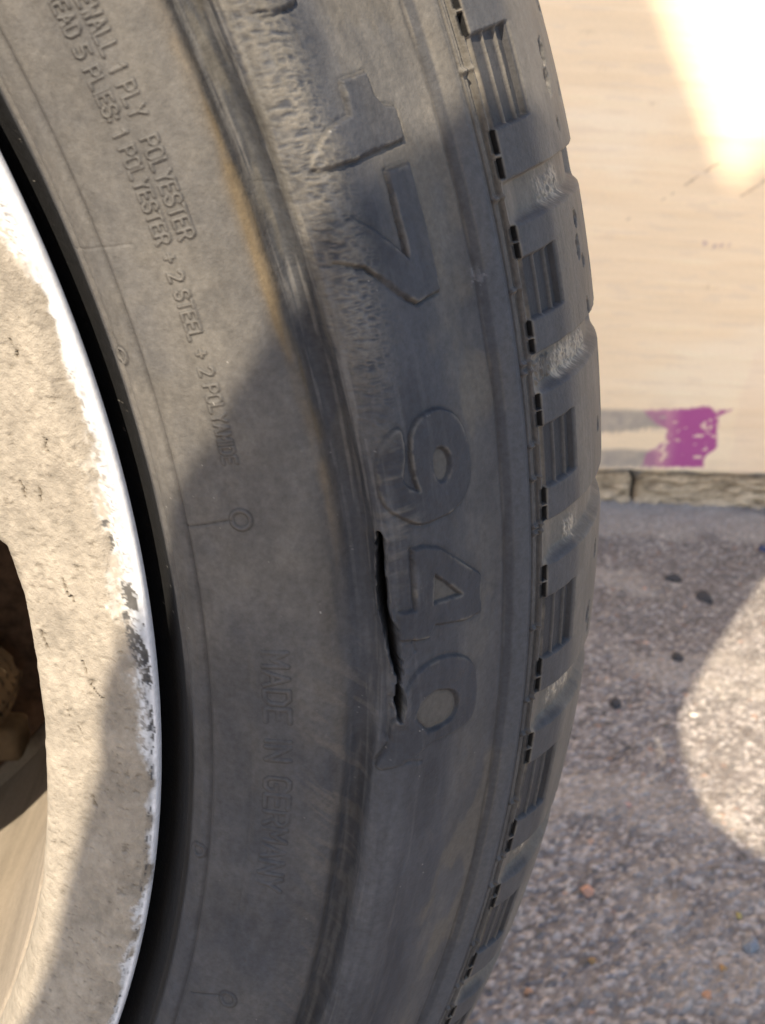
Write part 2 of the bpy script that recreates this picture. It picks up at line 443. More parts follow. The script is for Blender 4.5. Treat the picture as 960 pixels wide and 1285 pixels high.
H += -7.0 * sst(-0.24, 0.04, dc) + .35 * bump(dc, -.45, .3) * (n3 + .2)
for pts, dep, w in (([(345,180),(352,300),(368,465)], .40, .3), ([(365,605),(378,665)], .35, .3), ([(335,330),(340,430)], .2, .2), ([(300,480),(296,590)], .35, .3),
                    ([(262,880),(258,920),(245,1030),(262,1090),(200,1180)], .55, .45), ([(315,1175),(400,1185)], .3, .35), ([(370,985),(430,1050)], .3, .3)):
    L = P(pts, 3.78, 420, 640)
    H += -dep * bump(line_dist(X + .4 * (n2 - .5), S + .4 * (n3 - .5), L), 0, w)
# deep torn edges along the 1, the 7, the R and hairline nicks
for pts, sc, ox, oy, dep, w in (([(215,518),(270,508),(350,485),(420,450),(490,425),(490,370),(470,328)], 2.4, 300, 0, .30, .20),
                        ([(280,792),(370,808),(430,845),(480,885),(530,912),(598,880)], 2.4, 300, 0, .34, .22),
                        ([(30,45),(70,52),(95,38),(130,35),(165,5)], 2.4, 300, 0, .22, .25),
                        ([(440,520),(470,650),(502,772)], 2.4, 300, 0, .3, .22),
                        ([(300,825),(370,850),(430,868)], 3.69, 240, 0, .10, .15)):
    L = P(pts, sc, ox, oy)
    H += -dep * bump(line_dist(X + .7 * (n2 - .5), S + .6 * (n3 - .5), L), 0, w)

# ---- tread: strip of fine ribs, slots, louvred ribs and cross grooves
GR = [(30.6, 31.9), (24.0, 25.3), (17.1, 18.3), (11.75, 12.9), (5.7, 7.15), (-1.0, 0.5), (-7.9, -6.55), (-14.2, -12.9), (-20.6, -19.3), (-27.2, -25.9)]
Hs = np.zeros_like(S)
Hs += -0.55 * bump(S, 109.4, 0.22) + 0.25 * bump(S, 109.0, 0.25) - 0.45 * bump(S, 110.2, 0.22)
Hs += -1.2 * sst(110.5, 110.8, S) * (1 - sst(111.6, 111.9, S))
for b_ in (21.6, 17.9, 15.1, 12.75, 12.45, 10.0, 8.85, 7.15, 6.9, 3.3, .4, -1.0, -4, -6.6, -7.9, -10.8, -13, -14.2, -17.5, 24.9, 27):
    Hs += 0.75 * bump((TT - b_) * MM, 0, 0.35) * sst(109.2, 109.8, S) * (1 - sst(111.7, 112.3, S))
pit = np.zeros_like(S); pads = np.zeros_like(S); slot = np.zeros_like(S); deb = np.zeros_like(S); grv = np.zeros_like(S); lou = np.zeros_like(S)
block_of = np.zeros(S.shape, np.int32)
tw = 0.10 * (fbm(S / 5, S * 0 + TT / 50, 91, 2) - 0.5)
for k, (g0, g1) in enumerate(GR):
    tilt = TT + tw
    m = sst(g0 - .20, g0 + .16, tilt) * (1 - sst(g1 - .09, g1 + .07, tilt)) * sst(111.6, 112.8, S) * (1 - sst(163, 168, S))
    grv = np.maximum(grv, m)
    if k + 1 < len(GR):
        b1 = g0; b0 = GR[k + 1][1]               # block between two grooves: b0 .. b1
        L = b1 - b0; pad = 0.27 * L
        r0, r1 = b0 + pad, b1 - pad
        inr = sst(r0 - .05, r0 + .05, tilt) * (1 - sst(r1 - .05, r1 + .05, tilt))
        saw = np.zeros_like(S)
        for (sa, sb, dp) in ((113.9, 116.75, .6), (117.05, 120.45, .75), (120.75, 123.6, .95)):
            x_ = np.clip((S - sa) / (sb - sa), 0, 1)
            saw += -dp * sst(sa - .12, sa + .12, S) * (1 - sst(sb - .12, sb + .12, S)) * (0.75 + 0.25 * x_)
        strip = -1.0 * sst(112.2, 112.5, S) * (1 - sst(113.4, 113.7, S))
        Hs += inr * (saw + strip - .35 * sst(113.4, 113.8, S) * (1 - sst(124.2, 124.6, S)))
        padm = inb_ = sst(b0 - .05, b0 + .05, tilt) * (1 - sst(b1 - .05, b1 + .05, tilt)) * (1 - inr) * sst(113.4, 114, S) * (1 - sst(122, 128, S)); pads = np.maximum(pads, padm)
        lou = np.maximum(lou, inr * sst(113.4, 113.9, S) * (1 - sst(124, 124.6, S)))
        inb = sst(b0 - .05, b0 + .05, tilt) * (1 - sst(b1 - .05, b1 + .05, tilt))
        for c0, c1 in ((b0 + .08 * pad, b0 + .45 * pad), (b0 + .55 * pad, r0 - .03), (r1 + .03, b1 - .58 * pad), (b1 - .5 * pad, b1 - .12 * pad)):
            sl_ = sst(c0 - .02, c0 + .04, tilt) * (1 - sst(c1 - .04, c1 + .02, tilt)) * sst(112.1, 112.28, S) * (1 - sst(113.15, 113.35, S)); Hs += -4.2 * sl_; slot = np.maximum(slot, sst(c0 - .05, c0 - .01, tilt) * (1 - sst(c1 + .01, c1 + .05, tilt)) * sst(111.85, 112.05, S) * (1 - sst(113.35, 113.6, S)))
        inside = (tilt > b0) & (tilt < b1) & (S > 111.9) & (S < 166) & (TT < T1 + 1) & (TT > T0 - 1)
        LAB[inside] = nlab; block_of[inside] = nlab
        parts[nlab] = ('tread_block', None); nlab += 1
        # dirt-filled pits
        rs_ = np.random.RandomState(40 + k)
        for q_ in (0.14, 0.36, 0.57, 0.80):
            for so in (138.6, 149.0):
                if rs_.rand() < (.12 if so < 140 else .4): continue
                pc = b0 + (q_ + 0.05 * rs_.randn()) * L; so_ = so + 1.3 * rs_.randn(); sz = .8 + .7 * rs_.rand()
                dd = np.hypot((TT - pc) * MM / (1.5 * sz), (S - so_) / (1.25 * sz))
                sl = dd < 4
                f = sst(1.2, 0.6, dd[sl] + 0.9 * (n3[sl] - .5) + .5 * (n2[sl] - .5))
                Hs[sl] += -1.0 * f
                pit[sl] = np.maximum(pit[sl], f * sst(.45, .65, n3[sl]))
                deb[sl] = np.maximum(deb[sl], 0.75 * sst(1.1, 0.2, np.hypot((TT[sl] - pc - .18) * MM / (1.5 * sz), (S[sl] - so_) / (1.0 * sz)) + 1.0 * (n3[sl] - .5)))
Hs += -1.6 * grv * sst(112, 118, S) - 0.55 * grv
for g in (172, 205):                                            # circumferential tread grooves
    Hs += -6 * sst(g, g + 1.5, S) * (1 - sst(g + 9, g + 10.5, S))
# debris packed in the cross grooves
for (g, lo_, hi_, tc_, amt) in ((2, 121, 142, 17.5, 1.0), (3, 117, 146, 12.15, 1.0), (4, 119, 134, 6.2, 1.0), (5, 117, 140, -.2, .9), (6, 116, 136, -7.1, .75), (1, 118, 140, 24.5, .8), (7, 114, 130, -13.5, .5)):
    m = sst(lo_, lo_ + 5, S) * (1 - sst(hi_ - 8, hi_, S)) * bump(TT, tc_, 0.62) * amt
    v = np.clip(sst(0.36, 0.78, fbm(X / 1.0 + .5 * S, S / 2.2, 101 + g, 4) * 0.75 + 0.36 * m) * sst(.05, .95, m) * (.75 + .4 * sst(.4, .6, n2)), 0, 1)
    deb = np.maximum(deb, v)
deb = np.clip(deb * np.where(pit > 0, 1, sst(.25, .85, grv + .25 * (n3 - .5))) * (S < 160), 0, 1)
Hs += deb * grv * (0.25 + 0.7 * (fbm(X / .5, S / .9, 131, 3) - .5))
H += Hs * DENSE + (1 - DENSE) * (-6 * (sst(172, 173.5, S) * (1 - sst(181, 182.5, S)) + sst(205, 206.5, S) * (1 - sst(214, 215.5, S))))
# serial digits moulded in the second cross groove
emboss('315619', 11.35, 11.36, 113.2, 113.3, height=0)          # keeps part numbering stable
def emboss_radial(text, ang0, ang1, s0, s1):
    n_ = len(text); w = (s1 - s0) / n_
    for i, ch in enumerate(text):
        for st in FONT[ch]:
            pts = [((ang0 + (ang1 - ang0) * (py_ / 6)) * MM, s0 + w * (i + (px_ + .4) / 5)) for px_, py_ in st]
            d = line_dist(X, S, pts)
            H[:] += 0.45 * (1 - sst(0.12, 0.36, d))
emboss_radial('315616', 11.95, 12.6, 113.0, 119.5)

# ------------------------------------------------------------------ tyre colours (dust, stains and scuffs, plus shade painted into creases, slots and the bead gap)
d_ = np.zeros_like(S)
flat = sst(33, 40, S) * (1 - sst(66, 71, S))
d_ += flat * (0.12 + 0.62 * sst(-8, 20, TT) + 0.62 * (n1 - 0.5) + 0.25 * (n2 - .5))
d_ += 0.28 * bump(S, 97, 7) * (0.4 + 1.2 * n1) + 0.35 * sst(85, 95, S) * sst(16, 24, TT) * n1
d_ += 0.10 * sst(103, 105, S) * (1 - sst(108, 109, S))
d_ += sst(109, 110, S) * (0.25 + 0.35 * n1) + 0.25 * grv + 0.35 * bump(S, 112.9, .6) - 0.25 * lou
d_ += 0.25 * sst(118, 128, S) * n1 + 0.30 * sst(121, 127, S) + .25 * grv
d_ += 0.62 * sst(80, 90, S) * sst(15, 21, TT) * (.5 + n1) + 0.22 * bump(S, 96, 8) * sst(.42, .62, fbm(X / 9, S / 5, 173, 4))
d_ -= 0.55 * bump(S, 80, 7) * (1 - sst(13, 18, TT))
d_ -= 0.25 * bump(S, 82, 6)
lettermask = (LAB > 0) & (LAB <= 6)
d_ -= 0.32 * lettermask
d_ = np.clip(d_, 0, 1)
C = rubber_clean * (1 - d_[..., None]) + dust * d_[..., None]
def mixc(C, col, f): return C * (1 - f[..., None]) + np.asarray(col) * f[..., None]
st_f = bump(S + wob, 67.2, 1.6) * sst(5, 17, TT) * (0.30 + 0.9 * fbm(X / 40, S / 1.2, 143, 3)) * .95 * (.35 + 1.1 * sst(.3, .65, fbm(X / 9, S / 3, 147, 3)))
C = mixc(C, stain, np.clip(st_f, 0, .9))
C = mixc(C, stain * .55, np.clip(0.6 * bump(S, 67.5 + wob, 1.7) * (1 - sst(5, 12, TT)) * sst(-20, -6, TT) * fbm(X / 30, S, 149, 3), 0, .5))
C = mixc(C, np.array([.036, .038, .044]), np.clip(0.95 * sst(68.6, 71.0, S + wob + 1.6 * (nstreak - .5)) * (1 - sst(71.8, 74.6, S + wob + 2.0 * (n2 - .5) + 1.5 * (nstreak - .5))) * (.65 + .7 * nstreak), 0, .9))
C = mixc(C, np.array([.034, .036, .043]), np.clip(0.75 * lettermask * (.7 + .6 * n1) * (.6 + .4 * (TT < 14)) + .7 * sst(.45, .65, fbm(X / 11, S / 6, 179, 4)) * bump(S, 84, 8), 0, .75))
C = mixc(C, np.array([.050, .052, .058]), .75 * pads)
C = mixc(C, np.array([.012, .012, .013]), np.clip(.95 * slot + .7 * pit, 0, 1))  # deep shade of the slots painted near black
C = mixc(C, np.array([.028, .028, .031]), .8 * lou * (1 - bump(S, 116.9, .2) - bump(S, 120.6, .2)))
sc_f = np.clip(wr_mask * (rid - 0.30) * 1.5 * sst(11, 17, TT) + 0.5 * bump(S, 74.4, 1.4) * sst(12, 18, TT) * sst(.45, .7, nstreak), 0, 1)
C = mixc(C, scuff, sc_f * .62)
C = mixc(C, scuff, 0.35 * np.clip(wr2 * (ncross - 0.45) * 4, 0, 1))
rub_s = sst(.60, .80, fbm(X / 16, S / 1.6, 151, 4)) * bump(S, 78, 9) * 0.35
C = mixc(C, (0.105, 0.105, 0.108), rub_s)
C = mixc(C, (.078, .079, .086), .6 * bump(S + wob, 76.5, 3.2) * (1 - sst(-2, 2, TT)) * sst(.3, .6, nstreak))
C = mixc(C, (.024, .025, .029), .75 * bump(S + wob, 71.6, 1.1) * (1 - sst(-1, 2, TT)) + .6 * bump(S + wob, 73.0, .7) * sst(5, 9, TT) * (.4 + .6 * n1))
C = C * (1 + .36 * (fbm(X / 18, S / 10, 191, 5) - .5) + .30 * (fbm(X / 5, S / 2.2, 193, 4) - .5))[..., None]
C = mixc(C, (.105, .092, .074), .55 * sst(.5, .68, fbm(X / 12, S / 7, 197, 4)) * sst(84, 92, S) * (1 - sst(107, 109, S)) * (1 - lettermask))
patch = P([(700,800),(745,795),(740,850),(730,890),(705,860)], 2.4, 300, 0)
pd_ = poly_sdf(X, S, patch)
C = mixc(C, (0.22, 0.22, 0.23), 0.7 * sst(-.6, .6, pd_) * sst(.5, .62, n3))
C = mixc(C, (0.16, 0.145, 0.12), 0.55 * worn_edge * sst(0.48, 0.66, n2) * sst(-2, 6, TT))
C = mixc(C, (0.095, 0.085, 0.075), 0.75 * sst(.48, .66, fbm((X + S) / 1.8, (X - S) / 12, 157, 4)) * bump(S, 66.5, 5) * (1 - sst(3, 7, TT)) * (.4 + .6 * sst(-10, 2, TT)))
C = mixc(C, (.088, .080, .068), .7 * hole_dust)
C = mixc(C, (.034, .037, .045), .7 * sst(103.7, 104.0, S + c3w) * (1 - sst(105.0, 105.7, S)))
C = mixc(C, (.060, .064, .073), .7 * sst(105.2, 105.9, S) * (1 - sst(108.2, 109, S)) * (1 - sst(19, 22, TT)))
C = mixc(C, (.018, .017, .018), np.clip(.62 * crease_shade * (.5 + n2) + .45 * bump(S, 44.7, .35) + .45 * bump(S, 103.6 + c3w, .25) + .5 * bump(S, 109.4, .2), 0, .8))  # relief shade painted dark round letters, vent marks and moulded lines
fib = .55 * fbm((S + .25 * X) / .30, X / 2.6, 181, 4) + .45 * fbm((S - .3 * X) / .5, (X + .3 * S) / 1.2, 187, 4)
C = mixc(C, debris, np.clip(deb * (.12 + 1.1 * sst(.40, .66, fib)), 0, .85))
C = mixc(C, (0.20, 0.17, 0.13), 0.8 * bump(S, 113.0, .6) * (1 - grv) * (1 - slot) * sst(.35, .6, n2))
C = mixc(C, (0.17, 0.15, 0.12), 0.45 * (lou * (bump(S, 116.9, .14) + bump(S, 120.6, .14)) + bump(S, 110.65, .14)))
C = mixc(C, (0.012, 0.012, 0.013), sst(1.2, -.6, S + .8 * n1 - np.interp(TT, [-12, 0, 10, 25], [40.8, 40.8, 37.0, 34.8])))                # undusted bead rubber behind the lip, with the gap's shade painted in
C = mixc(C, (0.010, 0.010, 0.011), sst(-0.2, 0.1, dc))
C = mixc(C, (.12, .115, .11), .5 * bump(dc, -.42, .16) * sst(.45, .6, n2))
tr_s = sst(67.5, 70, S + wob) * (1 - sst(74, 77, S + wob))
C = mixc(C, (.125, .12, .115), .7 * tr_s * sst(.52, .70, fbm(X / 14, S / .55, 211, 4)) * (.35 + .65 * sst(6, 16, TT)))
C = mixc(C, (.085, .078, .066), .6 * tr_s * sst(.45, .65, fbm(X / 10, S / 1.4, 217, 4)) * sst(8, 18, TT))
spk = sst(.982, .995, vnoise(X / .24, S / .24, 167)) * sst(.5, .7, n1) * (S < 100)
C = mixc(C, (0.35, 0.33, 0.3), .7 * spk)
C = np.clip(C, 0.006, 0.8)

r, a, nr_, na_ = prof(S)
rr = r + nr_ * H / 1000; aa = a + na_ * H / 1000
ang = np.radians(TT)
WC = np.array([0.0, 0.10, 0.0])                 # the wheel's Empty stands on the ground under the hub
co = np.stack([rr * np.cos(ang), -aa, rr * np.sin(ang) + HUB], -1)
co[..., 2] = np.maximum(co[..., 2], 0.0035)
co = (co - WC).reshape(-1, 3)

wheel = empty('car_wheel', tuple(WC))
tag(wheel, 'dusty worn car wheel with a split black tyre standing on the asphalt', 'wheel')
q = grid_quads(nu, nv)
nor = grid_normals(co, nu, nv)
cc = co.mean(0)
if (nor.reshape(nu, nv, 3)[500, 150] @ np.array([0, -1, 0])) < 0:
    q = q[:, ::-1]; nor = -nor
fl = LAB.reshape(-1)[q]
flab = np.where((fl == fl[:, :1]).all(1), fl[:, 0], 0)
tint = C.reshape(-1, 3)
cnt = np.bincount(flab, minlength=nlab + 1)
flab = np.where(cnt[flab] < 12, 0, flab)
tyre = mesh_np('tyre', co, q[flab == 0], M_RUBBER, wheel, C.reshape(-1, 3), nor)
order = np.argsort(flab, kind='stable'); fs = flab[order]
for k, (nm, lb) in parts.items():
    i0, i1 = np.searchsorted(fs, k), np.searchsorted(fs, k + 1)
    if i1 - i0 < 12: continue
    o = mesh_np(nm, co, q[order[i0:i1]], M_RUBBER, tyre, tint, nor)
    if lb: o['label'] = lb

# ------------------------------------------------------------------ alloy rim: dirty outer ring, spokes, barrel
th_d = np.arange(-31, 36, 0.08); th_c = np.linspace(36, 329, 420)[1:-1]
TH = np.r_[th_d, th_c, 329.0]
r_d = np.arange(.2336, .205, -.0003); r_c = np.linspace(.205, .06, 80)[1:]
# section: flange back, flange edge, then the face
back = [(.2235, -.024), (.2245, -.016), (.2300, -.0085), (.2326, -.0045), (.23345, -.0016)]
rad = np.r_[[b[0] for b in back], r_d, r_c]
nu, nv = len(TH), len(rad); nb = len(back)
TT, RR = np.meshgrid(TH, rad, indexing='ij')
face_r = np.array([.06, .12, .18, .205, .222, .2275, .2315, .2330, .2336]); face_a = np.array([-.018, -.018, -.016, -.0085, -.0015, .0010, .0014, .0008, -.0006])
AA = np.interp(RR, face_r, face_a)
AA[:, :nb] = np.array([b[1] for b in back])
x = RR * np.radians(TT) * 1000; y = RR * 1000
x = np.radians(TT) * 215.0
m1 = fbm(x / 9, y / 7, 201, 5); m2 = fbm(x / 2.0, y / 1.5, 207, 4); m3 = fbm(x / .7, y / .6, 211, 3)
isf = np.zeros(RR.shape); isf[:, nb + 2:] = 1
dirt = sst(.0, .6, sst(230.9, 227.6, y + 6.0 * (m1 - .5) + 3.2 * (m2 - .5) + 1.0 * (m3 - .5) + np.interp(TT, [-20, -10, -2, 3, 8, 14, 20, 26], [-2.2, -2.2, -1.9, -.1, .9, .0, .3, 1.8])))
hgt = dirt * (0.25 + 0.28 * (m2 - .5) + 0.25 * (m3 - .5) + 0.9 * (m1 - .5))
ckm = np.zeros_like(x)
def rimxy(u, v):
    dr = ROT @ np.array([(u - 480) / FPX, -(v - 642.5) / FPX, -1.0]); k = (.004 - CAM[1]) / dr[1]; p = CAM + k * dr
    return math.atan2(p[2], p[0]) * 215.0, math.hypot(p[0], p[2]) * 1000
for pts, w_ in (([(51,793),(55,803),(60,815)], .20), ([(81,720),(90,738),(100,752)], .16), ([(118,845),(126,858),(134,864)], .12), ([(52,610),(55,628)], .13), ([(100,905),(105,915)], .14), ([(85,880),(90,900)], .10),
                ([(118,990),(124,1000)], .16), ([(20,420),(30,440)], .12), ([(62,540),(66,560)], .12), ([(108,820),(112,838)], .12), ([(28,600),(34,622)], .10), ([(100,700),(106,716)], .12)):
    dl = line_dist(x + 1.0 * (m3 - .5), y + 1.0 * (m3 - .5), [rimxy(*p) for p in pts])
    ckm = np.maximum(ckm, sst(w_ * 1.6, w_ * .5, dl))
ckm = np.maximum(ckm, .45 * sst(.74, .80, fbm(x / .55, y / 1.5, 223, 3)) * dirt)
hgt += -0.6 * ckm
AA += isf * hgt / 1000
# windows between the spokes
win_lo, win_hi = -30.0, 10.2
inw = np.full(RR.shape, -99.0)
for k in range(7):
    c = math.radians(-10.0 + 360 / 7 * k)
    pts = []
    half = math.radians(19.8)
    for u in np.linspace(-1, 1, 13): pts.append((c + half * u, (0.2112 + .0016 * (1 - abs(u)) if k == 0 else .2118) - (.0045 if abs(u) > .99 else 0)))
    pts[1:1] = [(c - half * .955, .2102)]; pts[-1:-1] = [(c + half * .955, .2102)]
    pts += [(c + half * .97, .200), (c + half * .86, .17), (c + half * .62, .12), (c + half * .3, .09), (c - half * .3, .09), (c - half * .62, .12), (c - half * .86, .17), (c - half * .97, .200)]
    poly = np.array([(rr_ * math.cos(t_), rr_ * math.sin(t_)) for t_, rr_ in pts])
    sel = (np.abs((np.radians(TT) - c + math.pi) % (2 * math.pi) - math.pi) < half + .1) & (RR < .218)
    PXx, PYy = RR[sel] * np.cos(np.radians(TT[sel])), RR[sel] * np.sin(np.radians(TT[sel]))
    inw[sel] = np.maximum(inw[sel], poly_sdf(PXx, PYy, poly) * 1000 + .35 * (m2[sel] - .5))
rnd = 1.6
rnd = np.interp(TT, [-25, -17, -11, -6], [9.0, 6.0, 2.6, 1.6]); t_ = np.clip((inw + rnd) / rnd, 0, 1)
drop = rnd * (1 - np.sqrt(np.clip(1 - t_ * t_, 0, 1))) + 24 * np.clip(inw, 0, 1.6) / 1.6
AA -= drop / 1000
# colours
sand = np.array([.312, .274, .224]); bare = np.array([.56, .55, .52]); silver = np.array([.52, .54, .58]); primer = np.array([.10, .095, .09])
C = mixc(np.broadcast_to(bare, RR.shape + (3,)).copy(), silver, sst(229.6, 230.9, y + 1.2 * (m2 - .5)) * .75)
C = mixc(C, np.array([.70, .71, .74]), sst(232.0, 232.7, y))
C = mixc(C, np.array([.30, .25, .195]), .85 * sst(.47, .58, m2 * .6 + m3 * .4) * bump(y, 229.3, 1.5))
C = mixc(C, np.array([.16, .15, .14]), .8 * sst(.60, .66, fbm(x / .5, y / .35, 239, 3)) * bump(y, 231.0, .9))
sandc = sand * (0.86 + .42 * (m1[..., None] - .5) + .35 * (m2[..., None] - .5))
C = mixc(C, np.array([.30, .27, .235]), .8 * sst(.58, .66, fbm(x / 1.6, y / .9, 233, 3)) * bump(y, 230.0, 1.6) * sst(-14, -4, TT))
C = C * (1 - dirt[..., None]) + sandc * dirt[..., None]
C = mixc(C, (.11, .09, .07), ckm * .85)
# long chip in the paint by the edge, and smaller ones
def rimpix(u, v):
    dr = ROT @ np.array([(u - 480) / FPX, -(v - 642.5) / FPX, -1.0]); k = (-0.001 - CAM[1]) / dr[1]; p = CAM + k * dr
    return math.atan2(p[2], p[0]) * 215.0, math.hypot(p[0], p[2]) * 1000
chips = [[(600,320),(660,300),(690,370),(697,460),(650,465),(610,400)], [(610,465),(640,470),(670,540),(700,590),(740,680),(760,800),(755,870),(735,860),(705,820),(715,790),(680,740),(660,650),(640,580),(620,520)],
         [(545,95),(560,95),(575,150),(565,180),(545,150)], [(510,15),(550,10),(552,50),(520,45)], [(695,545),(715,530),(722,555),(705,565)], [(752,950),(770,960),(775,1110),(765,1180),(757,1080)]]
for cpoly in chips:
    pp = np.array([rimpix(u / 4, 650 + v / 4) for u, v in cpoly])
    lo = pp.min(0) - 2; hi = pp.max(0) + 2
    sel = (x > lo[0]) & (x < hi[0]) & (y > lo[1]) & (y < hi[1]) & (isf > 0)
    d = poly_sdf(x[sel] + 2.2 * (m2[sel] - .5) + .9 * (m3[sel] - .5), y[sel] + 1.1 * (m2[sel] - .5) + 1.0 * (m3[sel] - .5), pp) + .5 * (m3[sel] - .5)
    f = sst(-.08, .12, d) * (1 - .75 * sst(.60, .68, m3[sel]))
    C[sel] = C[sel] * (1 - f[:, None]) + primer * (.7 + .6 * m2[sel][:, None]) * f[:, None]
    AA[sel] -= .00015 * f
nick = sst(.62, .68, fbm(x / 1.2, y / .4, 241, 3)) * bump(y, 232.0, .5) * (TT < 4)
C = mixc(C, (.06, .06, .065), nick)
C = mixc(C, (.03, .03, .03), 1 - np.clip(isf + (np.arange(nv) >= nb), 0, 1))
C = mixc(C, (.285, .24, .19), sst(0.2, 1.2, inw))
ang = np.radians(TT)
co = np.stack([RR * np.cos(ang), -AA, RR * np.sin(ang) + HUB], -1)
co = (co - WC).reshape(-1, 3)
q = grid_quads(nu, nv)
nor = grid_normals(co, nu, nv)
if nor.reshape(nu, nv, 3)[400, nb + 40] @ np.array([0, -1, 0]) < 0:
    q = q[:, ::-1]
keep = (inw.reshape(-1)[q] < np.interp(TT.reshape(-1)[q], [-15, -9], [.45, 1.9])).all(1)
rim = mesh_np('rim', co, q[keep], M_RIM, wheel, np.concatenate([C, (.12 + .88 * dirt)[..., None]], -1).reshape(-1, 4))
rim['label'] = 'dirty pale alloy rim with a scraped bare edge'

def lathe(name, prof_, mat, parent, n=180, a0=0, a1=360, tintf=None, off=WC):
    t = np.radians(np.linspace(a0, a1, n)); p = np.array(prof_)
    co = np.stack([p[None, :, 0] * np.cos(t)[:, None], np.repeat(p[None, :, 1], n, 0), p[None, :, 0] * np.sin(t)[:, None] + HUB], -1)
    ti = tintf(np.degrees(t)[:, None] + 0 * p[None, :, 1], p[None, :, 1] * 1000 + 0 * t[:, None]).reshape(-1, 3) if tintf else None
    return mesh_np(name, (co - off).reshape(-1, 3), grid_quads(n, len(p)), mat, parent, ti)
def barrel_tint(t, yy):
    f = fbm(t / 5, yy / 40, 301, 4); g = fbm(t / 1.2, yy / 25, 307, 3)
    return np.array([.285, .24, .19]) * (0.72 + .42 * f + .28 * (g - .5))[..., None]
yb = np.r_[np.linspace(.0150, .200, 70)]
pb = [(.2155, .0125), (.2118, .0128)] + [(.2109 - .004 * min(1, (v_ - .02) / .05) - 0.004 * (v_ > .194), v_) for v_ in yb] + [(.208, .2005), (.2195, .2015), (.2235, .203), (.226, .206), (.2335, .2085), (.2335, .2125), (.224, .2125), (.2195, .205), (.216, .19), (.2165, .035), (.2235, .025)]
lathe('rim_barrel', pb, M_RIM, rim, n=720, tintf=barrel_tint)
# hub disc behind the spokes
lathe('hub_face', [(.0, .012), (.05, .012), (.062, .017), (.075, .024), (.075, .06), (.03, .06)], M_RIM, rim, n=64, tintf=lambda t, yy: np.broadcast_to(np.array([.4, .33, .25]), t.shape + (3,)) * (0.8 + .4 * fbm(t / 9, yy / 9, 5)[..., None]))

# ------------------------------------------------------------------ brake behind the spokes
BR = np.array([0, .17, 0.0])
brake = empty('brake_assembly', tuple(BR))
tag(brake, 'rusty brake disc with tan caliper seen through the gap between the wheel spokes', 'brake')
lathe('brake_disc', [(.05, .170), (.150, .170), (.151, .172), (.151, .190), (.150, .192), (.05, .192)], M_RUST, brake, n=120, off=BR)
lathe('axle', [(.0, .061), (.045, .061), (.05, .10), (.05, .24), (.0, .24)], M_RUST, brake, n=48, off=BR)
lathe('dust_shield', [(.06, .214), (.205, .217), (.212, .222), (.205, .225), (.06, .225)], M_RUST, brake, n=120, off=BR)

def bevel_box(name, lo, hi, mat, parent=None, bev=.004, rot=0, seg=3, off=None):
    import bmesh
    bm = bmesh.new(); bmesh.ops.create_cube(bm, size=1)
    lo = np.array(lo); hi = np.array(hi)
    for v in bm.verts: v.co = Vector(((lo + hi) / 2 + np.array(v.co) * (hi - lo)))
    bmesh.ops.bevel(bm, geom=bm.edges[:], offset=bev, segments=seg, affect='EDGES', profile=.6)
    if off is not None:
        for v in bm.verts: v.co -= Vector(off)
    me = bpy.data.meshes.new(name); bm.to_mesh(me); bm.free()
    for p in me.polygons: p.use_smooth = True
    me.materials.append(mat)
    o = bpy.data.objects.new(name, me); COL.objects.link(o)
    if parent: o.parent = parent
    return o

